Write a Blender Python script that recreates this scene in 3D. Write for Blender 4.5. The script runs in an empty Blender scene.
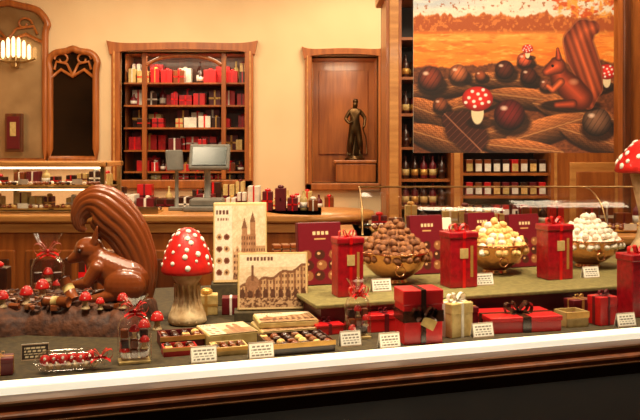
import bpy,bmesh,math,random
import numpy as np
from mathutils import Vector,Matrix
random.seed(7)
sc=bpy.context.scene
try:
    sc.view_settings.view_transform='Standard'
    sc.view_settings.look='None'
    sc.view_settings.exposure=0.0
except Exception as e: print(e)

# ------------------------------------------------------------ helpers
def lin1(v):
    v=v/255.0
    return v/12.92 if v<=0.04045 else ((v+0.055)/1.055)**2.4
def lin(c): return (lin1(c[0]),lin1(c[1]),lin1(c[2]),1.0)
def linA(C):
    C=np.clip(C,0,255)/255.0
    return np.where(C<=0.04045,C/12.92,((C+0.055)/1.055)**2.4)

def new_mat(name):
    m=bpy.data.materials.new(name); m.use_nodes=True
    nt=m.node_tree; p=nt.nodes['Principled BSDF']
    return m,nt,p
def mat(name,c,rough=.5,metal=0,c2=None,scale=20,bump=0,emit=0,coat=0,stretch=(1,1,1),detail=4,spec=.5):
    m,nt,p=new_mat(name)
    p.inputs['Roughness'].default_value=rough
    p.inputs['Metallic'].default_value=metal
    p.inputs['Coat Weight'].default_value=coat
    p.inputs['Coat Roughness'].default_value=.12
    p.inputs['Specular IOR Level'].default_value=spec
    if c2 is None: c2=tuple(v*.88 for v in c)
    tc=nt.nodes.new('ShaderNodeTexCoord'); mp=nt.nodes.new('ShaderNodeMapping')
    mp.inputs['Scale'].default_value=stretch
    nz=nt.nodes.new('ShaderNodeTexNoise'); nz.inputs['Scale'].default_value=scale; nz.inputs['Detail'].default_value=detail
    rp=nt.nodes.new('ShaderNodeValToRGB')
    rp.color_ramp.elements[0].position=.35; rp.color_ramp.elements[1].position=.65
    rp.color_ramp.elements[0].color=lin(c2); rp.color_ramp.elements[1].color=lin(c)
    nt.links.new(tc.outputs['Object'],mp.inputs['Vector']); nt.links.new(mp.outputs[0],nz.inputs['Vector'])
    nt.links.new(nz.outputs['Fac'],rp.inputs[0]); nt.links.new(rp.outputs[0],p.inputs['Base Color'])
    if bump:
        bp=nt.nodes.new('ShaderNodeBump'); bp.inputs['Strength'].default_value=bump; bp.inputs['Distance'].default_value=.01
        nt.links.new(nz.outputs['Fac'],bp.inputs['Height']); nt.links.new(bp.outputs[0],p.inputs['Normal'])
    if emit:
        nt.links.new(rp.outputs[0],p.inputs['Emission Color']); p.inputs['Emission Strength'].default_value=emit
    return m
def glass_mat(name,tint=(255,255,255),gloss=.08,fr=.5):
    m=bpy.data.materials.new(name); m.use_nodes=True; nt=m.node_tree; nt.nodes.clear()
    o=nt.nodes.new('ShaderNodeOutputMaterial'); mx=nt.nodes.new('ShaderNodeMixShader')
    tr=nt.nodes.new('ShaderNodeBsdfTransparent'); tr.inputs[0].default_value=lin(tint)
    gl=nt.nodes.new('ShaderNodeBsdfGlossy'); gl.inputs['Roughness'].default_value=.05
    lw=nt.nodes.new('ShaderNodeLayerWeight'); lw.inputs[0].default_value=.3
    ml=nt.nodes.new('ShaderNodeMath'); ml.operation='MULTIPLY_ADD'; ml.inputs[1].default_value=fr; ml.inputs[2].default_value=gloss
    nt.links.new(lw.outputs['Facing'],ml.inputs[0]); nt.links.new(ml.outputs[0],mx.inputs[0])
    nt.links.new(tr.outputs[0],mx.inputs[1]); nt.links.new(gl.outputs[0],mx.inputs[2]); nt.links.new(mx.outputs[0],o.inputs[0])
    return m
def paint_mat(name,rough=.4):
    m,nt,p=new_mat(name)
    a=nt.nodes.new('ShaderNodeVertexColor'); a.layer_name='Col'
    nt.links.new(a.outputs[0],p.inputs['Base Color']); p.inputs['Roughness'].default_value=rough
    return m

WALL=mat('wall_plaster',(232,202,158),.8,c2=(226,194,150),scale=3)
CEIL=mat('ceiling_plaster',(240,222,190),.9,scale=3)
FLOOR=mat('floor_stone',(110,70,40),.4,c2=(80,48,28),scale=4)
WOOD=mat('honey_wood',(176,100,40),.4,c2=(144,76,28),scale=5,stretch=(6,6,.6),coat=.2)
WOODL=mat('light_wood',(210,148,78),.4,c2=(182,118,56),scale=5,stretch=(.8,6,6),coat=.2)
WOODD=mat('dark_wood',(112,56,22),.4,c2=(82,40,15),scale=5,stretch=(6,6,.6),coat=.2)
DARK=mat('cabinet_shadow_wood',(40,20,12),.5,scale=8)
BLACK=mat('black_marble',(6,4,3),.85,c2=(3,2,2),scale=12,spec=.08)
BRONZEFR=mat('bronze_frame',(88,52,22),.35,metal=.7,scale=14)
CREAM=mat('cream_sill_glow',(255,246,218),.4,c2=(250,238,206),scale=10,emit=.9)  # emission added so the sill strip reads bright white
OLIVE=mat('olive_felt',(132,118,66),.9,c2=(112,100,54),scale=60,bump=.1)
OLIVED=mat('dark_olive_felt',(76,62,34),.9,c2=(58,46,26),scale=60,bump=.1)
CHOC=mat('milk_chocolate',(134,66,25),.3,c2=(116,52,19),scale=12,coat=.35)
CHOCB=mat('chocolate_crumb',(98,52,23),.7,c2=(54,25,11),scale=40,bump=.6)
DCHOC=mat('dark_chocolate',(64,28,14),.3,c2=(46,19,9),scale=30,coat=.3)
TRUF=mat('cocoa_truffle',(152,94,46),.75,c2=(100,54,25),scale=70,bump=.5)
TRUFY=mat('almond_truffle',(238,202,130),.8,c2=(210,160,88),scale=70,bump=.5)
TRUFW=mat('sugar_truffle',(250,240,224),.8,c2=(226,208,182),scale=70,bump=.5)
RED=mat('red_card',(200,16,22),.4,c2=(180,11,16),scale=10,coat=.2)
REDP=mat('crimson_wrap',(176,12,28),.35,c2=(144,8,20),scale=60,bump=.15,coat=.25)
MAR=mat('maroon_card',(106,14,24),.4,scale=12)
REDR=mat('red_ribbon',(228,16,20),.3,scale=20,coat=.3)
BRR=mat('brown_ribbon',(60,30,18),.25,scale=20,coat=.4)
GOLD=mat('gold_print',(218,166,84),.35,metal=.4,scale=20)
GBOX=mat('gold_card',(212,184,120),.45,c2=(188,158,92),scale=50)
WHITE=mat('white_card',(246,238,222),.5,scale=20)
CAP=mat('toadstool_red',(210,24,14),.45,c2=(184,16,10),scale=30,bump=.15,coat=.1)
STALK=mat('toadstool_stalk',(230,202,156),.8,c2=(178,138,88),scale=26,bump=.5)
DOT=mat('toadstool_dot',(250,240,222),.7,scale=40)
COPPER=mat('copper',(236,176,132),.17,metal=1,c2=(228,164,118),scale=5)
BRONZE=mat('statue_bronze',(92,66,34),.3,metal=.8,c2=(62,42,18),scale=12)
GREY=mat('grey_plastic',(126,122,112),.5,scale=20)
SCREEN=mat('screen_glass',(78,90,88),.2,scale=6)
MIRD=mat('dark_mirror',(58,38,22),.08,metal=.6,c2=(32,20,12),scale=2)
MIRT=mat('mirror_painted_reflection',(186,154,112),.12,metal=.3,c2=(130,98,62),scale=2)  # tan tone stands in for the wall reflected in the mirror
SILV=mat('brass_metal',(190,158,108),.35,metal=1,scale=20)
BARGLOW=mat('reflected_bar_glow',(255,226,170),.4,scale=10,emit=2.4)  # glow of the bars reflected in the arched mirror
CASEFILL=mat('case_fill_glow',(255,226,176),.4,scale=10,emit=5)  # glowing strips added to brighten the glass case
GLASS=glass_mat('clear_glass',gloss=.02,fr=.14)
PANE=glass_mat('window_glass',gloss=.012,fr=.3)
CELLO=glass_mat('cellophane',gloss=.10)
PAINT=paint_mat('printed_card',.4)
POST=paint_mat('printed_poster',.7)

class B:
    def __init__(s): s.V=[];s.F=[];s.MI=[];s.SM=[];s.C=[];s.mats=[];s.T=Matrix.Identity(4)
    def mi(s,m):
        if m not in s.mats: s.mats.append(m)
        return s.mats.index(m)
    def add(s,vs,fs,m,smooth=False,cols=None):
        o=len(s.V); T=s.T
        for v in vs: s.V.append(tuple(T@Vector(v)))
        if cols is None: s.C.extend([(1,1,1,1)]*len(vs))
        else: s.C.extend([(c[0],c[1],c[2],1) for c in cols])
        k=s.mi(m)
        for f in fs: s.F.append(tuple(i+o for i in f)); s.MI.append(k); s.SM.append(smooth)
    def box(s,c,d,m,bev=0,R=None):
        hx,hy,hz=d[0]/2,d[1]/2,d[2]/2
        if bev:
            bm=bmesh.new(); bmesh.ops.create_cube(bm,size=1)
            for v in bm.verts: v.co=Vector((v.co.x*d[0],v.co.y*d[1],v.co.z*d[2]))
            bmesh.ops.bevel(bm,geom=bm.edges[:],offset=bev,segments=2,affect='EDGES',profile=.5)
            bm.verts.index_update()
            vs=[v.co.copy() for v in bm.verts]; fs=[[v.index for v in f.verts] for f in bm.faces]; bm.free()
        else:
            vs=[Vector((x*hx,y*hy,z*hz)) for z in(-1,1) for y in(-1,1) for x in(-1,1)]
            fs=[(0,2,3,1),(4,5,7,6),(0,1,5,4),(2,6,7,3),(0,4,6,2),(1,3,7,5)]
        cv=Vector(c)
        vs=[(R@v if R else v)+cv for v in vs]
        s.add(vs,fs,m,False)
    def bx(s,x0,x1,y0,y1,z0,z1,m,bev=0): s.box(((x0+x1)/2,(y0+y1)/2,(z0+z1)/2),(x1-x0,y1-y0,z1-z0),m,bev)
    def sph(s,c,r,m,seg=14,rings=8,jit=0,R=None):
        if not hasattr(r,'__len__'): r=(r,r,r)
        vs=[];fs=[]
        vs.append(Vector((0,0,-1)))
        for i in range(1,rings):
            ph=-math.pi/2+math.pi*i/rings
            for j in range(seg):
                t=2*math.pi*j/seg; k=1+random.uniform(-jit,jit)
                vs.append(Vector((math.cos(ph)*math.cos(t),math.cos(ph)*math.sin(t),math.sin(ph)))*k)
        vs.append(Vector((0,0,1)))
        for j in range(seg): fs.append((0,1+(j+1)%seg,1+j))
        for i in range(rings-2):
            for j in range(seg):
                a=1+i*seg+j;b=1+i*seg+(j+1)%seg
                fs.append((a,b,b+seg,a+seg))
        n=len(vs)-1; o=1+(rings-2)*seg
        for j in range(seg): fs.append((o+j,o+(j+1)%seg,n))
        vv=[]
        for v in vs:
            w=Vector((v.x*r[0],v.y*r[1],v.z*r[2]))
            if R: w=R@w
            vv.append(w+Vector(c))
        s.add(vv,fs,m,True)
    def lathe(s,prof,m,c=(0,0,0),seg=28,smooth=True,sx=1,sy=1):
        vs=[];fs=[]
        for r,z in prof:
            for j in range(seg):
                t=2*math.pi*j/seg; vs.append((c[0]+r*math.cos(t)*sx,c[1]+r*math.sin(t)*sy,c[2]+z))
        for i in range(len(prof)-1):
            for j in range(seg):
                a=i*seg+j;b=i*seg+(j+1)%seg
                fs.append((a,b,b+seg,a+seg))
        fs.append(tuple(reversed(range(seg)))); fs.append(tuple(range((len(prof)-1)*seg,len(prof)*seg)))
        s.add(vs,fs,m,smooth)
    def tube(s,pts,rad,m,seg=8,closed=False):
        pts=[Vector(p) for p in pts]; n=len(pts)
        if not hasattr(rad,'__len__'): rad=[rad]*n
        vs=[];fs=[]
        for i,p in enumerate(pts):
            if closed: t=pts[(i+1)%n]-pts[i-1]
            else: t=pts[min(i+1,n-1)]-pts[max(i-1,0)]
            t.normalize()
            up=Vector((0,1,0)) if abs(t.y)<.9 else Vector((1,0,0))
            a=t.cross(up).normalized(); b=t.cross(a).normalized()
            for j in range(seg):
                q=2*math.pi*j/seg; vs.append(p+(a*math.cos(q)+b*math.sin(q))*rad[i])
        for i in range(n if closed else n-1):
            for j in range(seg):
                k=(i+1)%n
                fs.append((i*seg+j,i*seg+(j+1)%seg,k*seg+(j+1)%seg,k*seg+j))
        if not closed: fs.append(tuple(range(seg))); fs.append(tuple(reversed(range((n-1)*seg,n*seg))))
        s.add(vs,fs,m,True)
    def strip(s,pts,w,m):
        vs=[];fs=[];w=Vector(w)*.5
        for p in pts: p=Vector(p); vs.append(p-w);vs.append(p+w)
        for i in range(len(pts)-1): fs.append((2*i,2*i+1,2*i+3,2*i+2))
        s.add(vs,fs,m,True)
    def prism(s,out,y0,y1,m,smooth=False):
        n=len(out); vs=[(x,y0,z) for x,z in out]+[(x,y1,z) for x,z in out]
        fs=[tuple(range(n)),tuple(reversed(range(n,2*n)))]
        for i in range(n): j=(i+1)%n; fs.append((i,i+n,j+n,j))
        s.add(vs,fs,m,smooth)
    def painted(s,c,w,h,nx,nz,fn,m=None):
        u,v=np.meshgrid(np.linspace(0,1,nx),np.linspace(0,1,nz)); u=u.ravel();v=v.ravel()
        C=linA(fn(u,v))
        vs=np.stack([c[0]+(u-.5)*w,np.full_like(u,c[1]),c[2]+v*h],1)
        fs=[(j*nx+i,j*nx+i+1,(j+1)*nx+i+1,(j+1)*nx+i) for j in range(nz-1) for i in range(nx-1)]
        s.add([tuple(x) for x in vs.tolist()],fs,m or PAINT,False,C.tolist())
    def obj(s,name,loc=(0,0,0),rz=0,parent=None):
        me=bpy.data.meshes.new(name); me.from_pydata(s.V,[],s.F)
        for m in s.mats: me.materials.append(m)
        me.polygons.foreach_set('material_index',s.MI); me.polygons.foreach_set('use_smooth',s.SM)
        ca=me.color_attributes.new('Col','FLOAT_COLOR','POINT')
        ca.data.foreach_set('color',np.array(s.C,dtype=np.float32).ravel())
        me.update()
        o=bpy.data.objects.new(name,me); sc.collection.objects.link(o)
        o.location=loc; o.rotation_euler=(0,0,rz)
        if parent: o.parent=parent
        return o
def empty(name,loc,rz=0,s=1):
    e=bpy.data.objects.new(name,None); sc.collection.objects.link(e); e.location=loc; e.rotation_euler=(0,0,rz); e.scale=(s,s,s); return e

def catmull(P,n):
    P=[np.array(p,float) for p in P]; P=[2*P[0]-P[1]]+P+[2*P[-1]-P[-2]]; out=[]
    for i in range(1,len(P)-2):
        for k in range(n):
            t=k/n; a,b,c,d=P[i-1],P[i],P[i+1],P[i+2]
            out.append(.5*((2*b)+(-a+c)*t+(2*a-5*b+4*c-d)*t*t+(-a+3*b-3*c+d)*t**3))
    out.append(P[-2]); return out
def vnoise(x,y,seed=0):
    r=np.random.RandomState(seed).rand(256,256)
    xi=np.floor(x).astype(int);yi=np.floor(y).astype(int);fx=x-xi;fy=y-yi
    fx=fx*fx*(3-2*fx);fy=fy*fy*(3-2*fy)
    g=lambda a,b:r[a%256,b%256]
    return (g(xi,yi)*(1-fx)+g(xi+1,yi)*fx)*(1-fy)+(g(xi,yi+1)*(1-fx)+g(xi+1,yi+1)*fx)*fy
def fbm(x,y,s=0): return .5*vnoise(x,y,s)+.25*vnoise(x*2.1,y*2.1,s+1)+.15*vnoise(x*4.3,y*4.3,s+2)+.1*vnoise(x*9,y*9,s+3)

ROT=math.radians(18.3)
S0=Vector((-.71,1.77))
PZ=.98; RZ=1.06

# ------------------------------------------------------------ camera
cd=bpy.data.cameras.new('camera'); cam=bpy.data.objects.new('camera',cd); sc.collection.objects.link(cam)
cam.location=(0,0,1.5); cam.rotation_euler=(math.pi/2,0,0); cd.lens=45; cd.sensor_width=36; cd.shift_y=-.09375
cd.clip_start=.05; sc.camera=cam

# ------------------------------------------------------------ room
b=B(); 
x0,x1=-3.6,3.4
Ya,Yb=7.0,7.15
b.bx(x0,-1.741,Ya,Yb,0,3.2,WALL); b.bx(-.656,-.07,Ya,Yb,0,3.2,WALL); b.bx(.508,x1,Ya,Yb,0,3.2,WALL)
b.bx(-1.741,-.656,Ya,Yb,2.36,3.2,WALL); b.bx(-1.741,-.656,Ya,Yb,0,1.24,WALL)
b.bx(-.07,.508,Ya,Yb,2.32,3.2,WALL); b.bx(-.07,.508,Ya,Yb,0,1.21,WALL)
b.obj('wall_back')
b=B(); b.bx(-3.75,-3.6,1.2,7.6,0,3.2,WALL); b.obj('wall_left')
b=B(); b.bx(3.4,3.55,2.9,7.6,0,3.2,WALL); b.obj('wall_right')
b=B(); b.bx(-3.75,3.55,1.2,7.6,-.1,0,FLOOR); b.obj('floor')
b=B(); b.bx(-3.75,3.55,1.0,7.6,3.2,3.3,CEIL); b.obj('ceiling')
b=B(); b.bx(x0,x1,6.93,7,2.98,3.2,CEIL); b.bx(x0,x1,6.9,7,3.1,3.2,CEIL); b.obj('trim_1')

def nframe(b,x0,x1,z0,z1,w,y,m,wing=.04):
    b.bx(x0-w,x0,y-.05,y+.02,z0-w,z1+w*.4,m,.008); b.bx(x1,x1+w,y-.05,y+.02,z0-w,z1+w*.4,m,.008)
    b.bx(x0-w*.75,x0-w*.55,y-.058,y-.045,z0,z1,WOODL,.003); b.bx(x1+w*.55,x1+w*.75,y-.058,y-.045,z0,z1,WOODL,.003)
    b.bx(x0-w,x1+w,y-.05,y+.02,z0-w,z0,m,.008)
    n=24; out=[]
    for i in range(n+1):
        t=i/n; x=x0-w-wing+t*(x1-x0+2*w+2*wing); out.append((x,z1+w*.75+ .02*math.sin(math.pi*t)+ .035*abs(2*t-1)**6))
    for i in range(n,-1,-1):
        t=i/n; x=x0-w-wing*.3+t*(x1-x0+2*w+2*wing*.3); out.append((x,z1-.0+ .015*math.sin(math.pi*t)-.03*abs(2*t-1)**8))
    b.prism(out,y-.055,y+.01,m)
b=B()
cx0,cx1,cz0,cz1=-1.741,-.656,1.24,2.36
b.bx(cx0,cx1,7.48,7.52,cz0,cz1,WOODD); b.bx(cx0-.02,cx0,7.02,7.52,cz0,cz1,WOOD); b.bx(cx1,cx1+.02,7.02,7.52,cz0,cz1,WOOD)
b.bx(cx0,cx1,7.02,7.52,cz1-.0,cz1+.02,WOOD); b.bx(cx0,cx1,7.02,7.52,cz0-.02,cz0,WOOD)
nframe(b,cx0,cx1,cz0,cz1,.075,7.0,WOOD)
for x in(-1.55,-.85): b.bx(x-.02,x+.02,7.05,7.09,cz0,cz1,WOOD,.004)
shz=[1.31,1.50,1.70,1.90,2.10]
for z in shz: b.bx(cx0,cx1,7.1,7.48,z-.015,z,WOOD)
tubep=[(-1.53+.66*t,7.06,2.33-.08*(abs(2*t-1))**3) for t in [i/16 for i in range(17)]]
b.tube(tubep,.016,WOOD)
pal=[RED,RED,RED,REDP,MAR,RED,GBOX,DCHOC,CHOC,WHITE,DCHOC]
def bottle(b,x,y,z,h,r,m,ml=None):
    b.lathe([(r*.9,0),(r,.01),(r,h*.55),(r*.85,h*.65),(r*.32,h*.76),(r*.3,h*.97),(r*.36,h)],m,(x,y,z),12)
    if ml: b.lathe([(r*1.03,h*.15),(r*1.03,h*.42)],ml,(x,y,z),12)
def goods(b,x0,x1,y,z,hmin,hmax,pal,wmin=.05,wmax=.11,dep=.1,pb=.15,gap=0):
    x=x0+.01
    while x<x1-wmin:
        w=random.uniform(wmin,wmax); w=min(w,x1-x); h=random.uniform(hmin,hmax); m=random.choice(pal)
        if random.random()<gap: x+=w; continue
        if random.random()<pb: bottle(b,x+w*.4,y,z,h*1.1,min(.03,w*.35),random.choice([DCHOC,GBOX,MAR]),WHITE); x+=w*.8; continue
        b.box((x+w/2,y,z+h/2),(w*.9,dep,h),m,.003)
        m2=random.choice([GOLD,REDR,REDR,MAR,WHITE])
        b.box((x+w/2,y,z+h/2),(w*.12,dep*1.03,h*1.01),m2)
        if random.random()<.5: b.box((x+w/2,y,z+h*.5),(w*.91,dep*1.03,h*.12),m2)
        if random.random()<.5: b.sph((x+w/2,y,z+h+.008),(.02,.02,.012),m2,8,5)
        x+=w+random.uniform(0,.01)
for z,h0,h1 in((1.24,.04,.05),(1.31,.06,.13),(1.50,.08,.15),(1.70,.08,.15),(1.90,.08,.15),(2.10,.1,.18)):
    goods(b,cx0+.01,cx1-.01,7.22,z,h0,h1*.8,pal,.06,.13,gap=.25)
    if z>1.3: goods(b,cx0+.01,cx1-.01,7.36,z,h1*.7,h1+.02,pal,.07,.15,gap=.15)
b.obj('recessed_wall_cabinet')

# niche
b=B(); nx0,nx1,nz0,nz1=-.07,.508,1.21,2.32
b.bx(nx0,nx1,7.48,7.52,nz0,nz1,WOOD); b.bx(nx0-.02,nx0,7.02,7.52,nz0,nz1,WOOD); b.bx(nx1,nx1+.02,7.02,7.52,nz0,nz1,WOOD)
b.bx(nx0,nx1,7.02,7.52,nz1,nz1+.02,WOOD); b.bx(nx0,nx1,7.02,7.52,nz0-.02,nz0,WOOD)
nframe(b,nx0,nx1,nz0,nz1,.06,7.0,WOOD,.03)
b.bx(nx0+.06,nx1-.06,7.465,7.48,nz0+.25,nz1-.08,WOOD,.004)
b.bx(.14,.5,7.1,7.42,nz0,nz0+.17,WOOD,.01); b.bx(.12,.506,7.09,7.43,nz0+.17,nz0+.2,WOOD,.008)
b.obj('wall_niche')

def skin_obj(name,verts,edges,rads,m,parent=None,loc=(0,0,0),sub=2):
    me=bpy.data.meshes.new(name); me.from_pydata(verts,edges,[]); me.materials.append(m)
    o=bpy.data.objects.new(name,me); sc.collection.objects.link(o)
    md=o.modifiers.new('skin','SKIN'); md.use_smooth_shade=True
    sv=me.skin_vertices[0].data if me.skin_vertices else None
    if sv is None:
        bm=bmesh.new(); bm.from_mesh(me); bm.verts.layers.skin.verify(); bm.to_mesh(me); bm.free(); sv=me.skin_vertices[0].data
    for i,r in enumerate(rads): sv[i].radius=(r,r) if not hasattr(r,'__len__') else r
    sv[0].use_root=True
    s=o.modifiers.new('sub','SUBSURF'); s.levels=sub; s.render_levels=sub
    o.location=loc
    if parent: o.parent=parent
    return o
st=empty('bronze_statuette',(.315,7.26,1.41))
V=[(0,0,.30),(0,0,.37),(.005,0,.43),(.0,0,.465),(.005,-.005,.49),(.008,-.01,.525),
 (-.045,0,.44),(-.085,-.02,.37),(-.05,-.05,.33),(-.02,-.06,.345),
 (.05,0,.44),(.095,-.01,.38),(.085,-.04,.31),(.075,-.05,.29),
 (-.025,0,.24),(-.04,-.015,.14),(-.045,0,.05),(-.045,-.03,.035),
 (.03,0,.24),(.05,-.02,.14),(.055,.02,.05),(.06,-.01,.035)]
E=[(0,1),(1,2),(2,3),(3,4),(4,5),(2,6),(6,7),(7,8),(8,9),(2,10),(10,11),(11,12),(12,13),(0,14),(14,15),(15,16),(16,17),(0,18),(18,19),(19,20),(20,21)]
R_=[.05,.042,.048,.018,.026,.022,.022,.017,.013,.011,.022,.017,.013,.011,.038,.028,.018,.013,.038,.028,.018,.013]
skin_obj('figure',V,E,R_,BRONZE,st)
b=B(); b.lathe([(.09,0),(.095,.01),(.08,.02),(.075,.035),(.06,.04)],BRONZE,(0,0,0),20)
b.lathe([(.06,.04),(.07,.06),(.06,.12),(.05,.2),(.045,.27),(.04,.3)],BRONZE,(0.0,.02,0),14,sy=.6)
for i in range(7):
    a=i*.9; b.tube([(.05*math.cos(a),.02+.03*math.sin(a),.28),(.06*math.cos(a+.2),.02+.04*math.sin(a+.2),.16),(.07*math.cos(a),.02+.045*math.sin(a),.045)],[.006,.008,.01],BRONZE,6)
b.sph((.008,.005,.53),(.026,.028,.026),BRONZE,12,8); b.sph((.012,.03,.535),.014,BRONZE,8,6)
b.sph((.008,-.036,.518),(.004,.006,.006),BRONZE,6,5)
b.tube([(.07,-.05,.29),(.1,-.04,.2),(.11,-.02,.05)],[.006,.005,.005],BRONZE,6)
b.obj('drapery_and_base',parent=st)

def mirror(xc,z0,z1,hw,pm,wood):
    b=B(); zs=z1-hw*.55
    out=[(xc-hw,z0),(xc-hw*1.0,(z0+zs)/2),(xc-hw*1.0,zs-.1),(xc-hw*1.06,zs),(xc-hw*.8,zs+hw*.35),(xc-hw*.3,z1-.02),(xc,z1),(xc+hw*.3,z1-.02),(xc+hw*.8,zs+hw*.35),(xc+hw*1.06,zs),(xc+hw*1.0,zs-.1),(xc+hw,(z0+zs)/2),(xc+hw,z0)]
    sm=[(p[0],p[1]) for p in catmull(out,5)]
    b.prism([(xc+(x-xc)*.97,z) for x,z in sm],6.97,6.998,pm)
    b.tube([(x,6.96,z) for x,z in sm],.03,wood,8,closed=True)
    zc=z0+(z1-z0)*.78
    b.tube([(xc-hw,6.955,zc-.05),(xc-hw*.5,6.955,zc+.03),(xc,6.955,zc-.03),(xc+hw*.5,6.955,zc+.03),(xc+hw,6.955,zc-.05)],.016,wood,8)
    for sg in(-1,1):
        b.tube([(xc+sg*hw*.0,6.955,zc-.02),(xc+sg*hw*.25,6.955,zc+.08),(xc+sg*hw*.7,6.955,zc+.1),(xc+sg*hw*.8,6.955,zc+.03)],.012,wood,8)
        pts=[(xc+sg*(hw*.45+ .07*math.cos(t)*(1-t/9)),6.955,zc+.12+.06*math.sin(t)*(1-t/9)) for t in [k*.5 for k in range(14)]]
        b.tube(pts,.01,wood,6)
    b.box((xc,6.96,z0-.01),(hw*2.1,.06,.04),wood,.008)
    return b
mirror(-2.15,1.42,2.38,.2,MIRD,WOOD).obj('wall_mirror')
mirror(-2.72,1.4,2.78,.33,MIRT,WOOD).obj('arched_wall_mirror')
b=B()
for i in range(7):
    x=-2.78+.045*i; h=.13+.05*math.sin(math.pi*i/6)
    b.lathe([(.008,0),(.016,.02),(.016,h-.02),(.006,h)],BARGLOW,(x,6.9,2.28+.02*math.sin(math.pi*i/6)),8)
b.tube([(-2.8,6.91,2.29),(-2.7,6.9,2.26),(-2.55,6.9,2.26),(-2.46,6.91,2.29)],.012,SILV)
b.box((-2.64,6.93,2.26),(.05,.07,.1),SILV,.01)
b.obj('reflected_light_bars')  # added glowing bars and bracket stand in for lights reflected in the mirror
b=B(); b.box((-2.64,6.91,1.65),(.15,.04,.33),WOODD,.006); b.box((-2.64,6.885,1.65),(.11,.01,.28),MAR,.003); b.box((-2.64,6.878,1.68),(.05,.006,.12),GBOX); b.obj('framed_picture')

b=B(); b.bx(-2.9,.2,6.45,6.98,0,.96,WOOD); b.bx(-2.95,.25,6.4,6.99,.96,1.0,WOODL,.008); b.obj('back_counter')
b=B()
goods(b,-1.9,-.6,6.6,1.001,.06,.14,[RED,WHITE,GBOX,MAR,DCHOC,CHOC],.07,.16,.2,.05)
goods(b,-1.9,-.6,6.82,1.001,.14,.24,[RED,DCHOC,MAR,MAR,REDP,GBOX],.07,.16,.1,.1,.2)
goods(b,-.5,.15,6.7,1.001,.08,.16,[WHITE,GBOX,MAR,CHOC],.06,.12,.2,.2)
b.obj('row_of_boxed_chocolates')

b=B()
b.bx(-3.3,.0,4.65,5.2,0,1.08,WOOD)
for i in range(9):
    x=-3.0+i*.36; b.bx(x-.15,x+.15,4.635,4.66,.25,.92,WOOD,.008); b.bx(x-.12,x+.12,4.625,4.65,.3,.87,WOODD,.008)
b.bx(-3.3,.02,4.6,5.25,1.08,1.125,WOODL,.012); b.bx(-3.3,.01,4.63,4.66,1.02,1.08,WOODL,.006); b.bx(-3.3,.01,4.62,4.66,.0,.12,WOODD)
b.lathe([(.3,0),(.3,1.08)],WOOD,(.0,4.93,0),32); b.lathe([(.33,0),(.34,.02),(.33,.045)],WOODL,(.0,4.93,1.08),32)
b.obj('sales_counter')

def choc_tray(b,x0,x1,y0,y1,z,mats,n,m,r=.014):
    b.bx(x0,x1,y0,y1,z,z+.008,GOLD)
    for i in range(n):
        for j in range(m):
            mm=mats[(i//max(1,n//4)+j)%len(mats)]
            b.sph((x0+(i+.5)*(x1-x0)/n,y0+(j+.5)*(y1-y0)/m,z+.008+r*.7),(r,r,r*.8),mm,8,5)
b=B(); X0,X1=-2.6,-1.29
for x in(X0,-1.95,X1): b.bx(x-.012,x+.012,4.74,4.77,1.125,1.42,SILV); b.bx(x-.012,x+.012,5.12,5.15,1.125,1.42,SILV)
b.bx(X0-.02,X1+.02,4.72,4.78,1.40,1.43,WOODL,.006); b.bx(X0-.02,X1+.02,5.11,5.17,1.40,1.43,WOODL,.006)
b.bx(X1-.02,X1+.02,4.74,5.15,1.40,1.43,WOODL,.006)
b.bx(X0,X1,4.79,4.81,1.387,1.398,CASEFILL); b.bx(X0,X1,4.79,4.81,1.258,1.265,CASEFILL)
b.bx(X0,X1,4.76,5.13,1.415,1.42,GLASS); b.bx(X0,X1,4.752,4.756,1.13,1.41,GLASS)
b.bx(X0,X1,4.8,5.12,1.27,1.28,SILV); b.bx(X0-.02,X1+.02,4.72,5.16,1.1255,1.135,SILV)
for k in range(4):
    xx=X0+.02+k*.325
    choc_tray(b,xx,xx+.29,4.82,4.97,1.28,[CHOC,DCHOC,TRUFW,CHOC],9,3); choc_tray(b,xx,xx+.29,4.82,4.97,1.14,[CHOC,TRUFY,CHOC,TRUFW],9,3)
    b.box((xx+.15,4.795,1.31),(.06,.004,.03),WHITE); b.box((xx+.15,4.79,1.165),(.06,.004,.03),WHITE)
    goods(b,xx,xx+.29,5.05,1.28,.05,.1,[CHOC,GBOX,DCHOC,MAR],.05,.09,.08)
    goods(b,xx,xx+.29,5.05,1.135,.05,.1,[CHOC,GBOX,DCHOC,MAR],.05,.09,.08)
b.obj('glass_display_case')

b=B()
b.box((0,0,.015),(.26,.22,.03),GREY,.008); b.box((0,.02,.05),(.2,.18,.05),GREY,.012)
b.tube([(-.0,.02,.06),(-.0,.03,.2),(-.0,.0,.28)],.02,GREY,10)
R=Matrix.Rotation(-.45,3,'X')
b.box((.02,-.02,.33),(.25,.03,.17),GREY,.01,R); b.box((.02,-.037,.337),(.21,.006,.125),SCREEN,.002,R)
R2=Matrix.Rotation(.5,3,'Z')@Matrix.Rotation(-.2,3,'X')
b.box((-.2,0,.31),(.11,.02,.13),GREY,.008,R2); b.tube([(-.19,.02,.0),(-.19,.02,.27)],.012,GREY,8); b.box((-.19,.02,.01),(.09,.09,.02),GREY,.004)
b.obj('cash_register',(-.70,4.95,1.126))
b=B()
goods(b,-.1,.42,0,0,.06,.16,[GBOX,WHITE,MAR,CHOC],.05,.1,.1,.3)
b.obj('row_of_packaged_sweets',(-.42,4.95,1.126))
b=B(); choc_tray(b,-.14,.14,-.1,.1,0,[DCHOC,CHOC,TRUFY,CHOC],8,6); b.bx(-.15,.15,-.11,-.1,0,.04,SILV); b.obj('tray_of_pralines',(-1.1,4.80,1.126))

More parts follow.
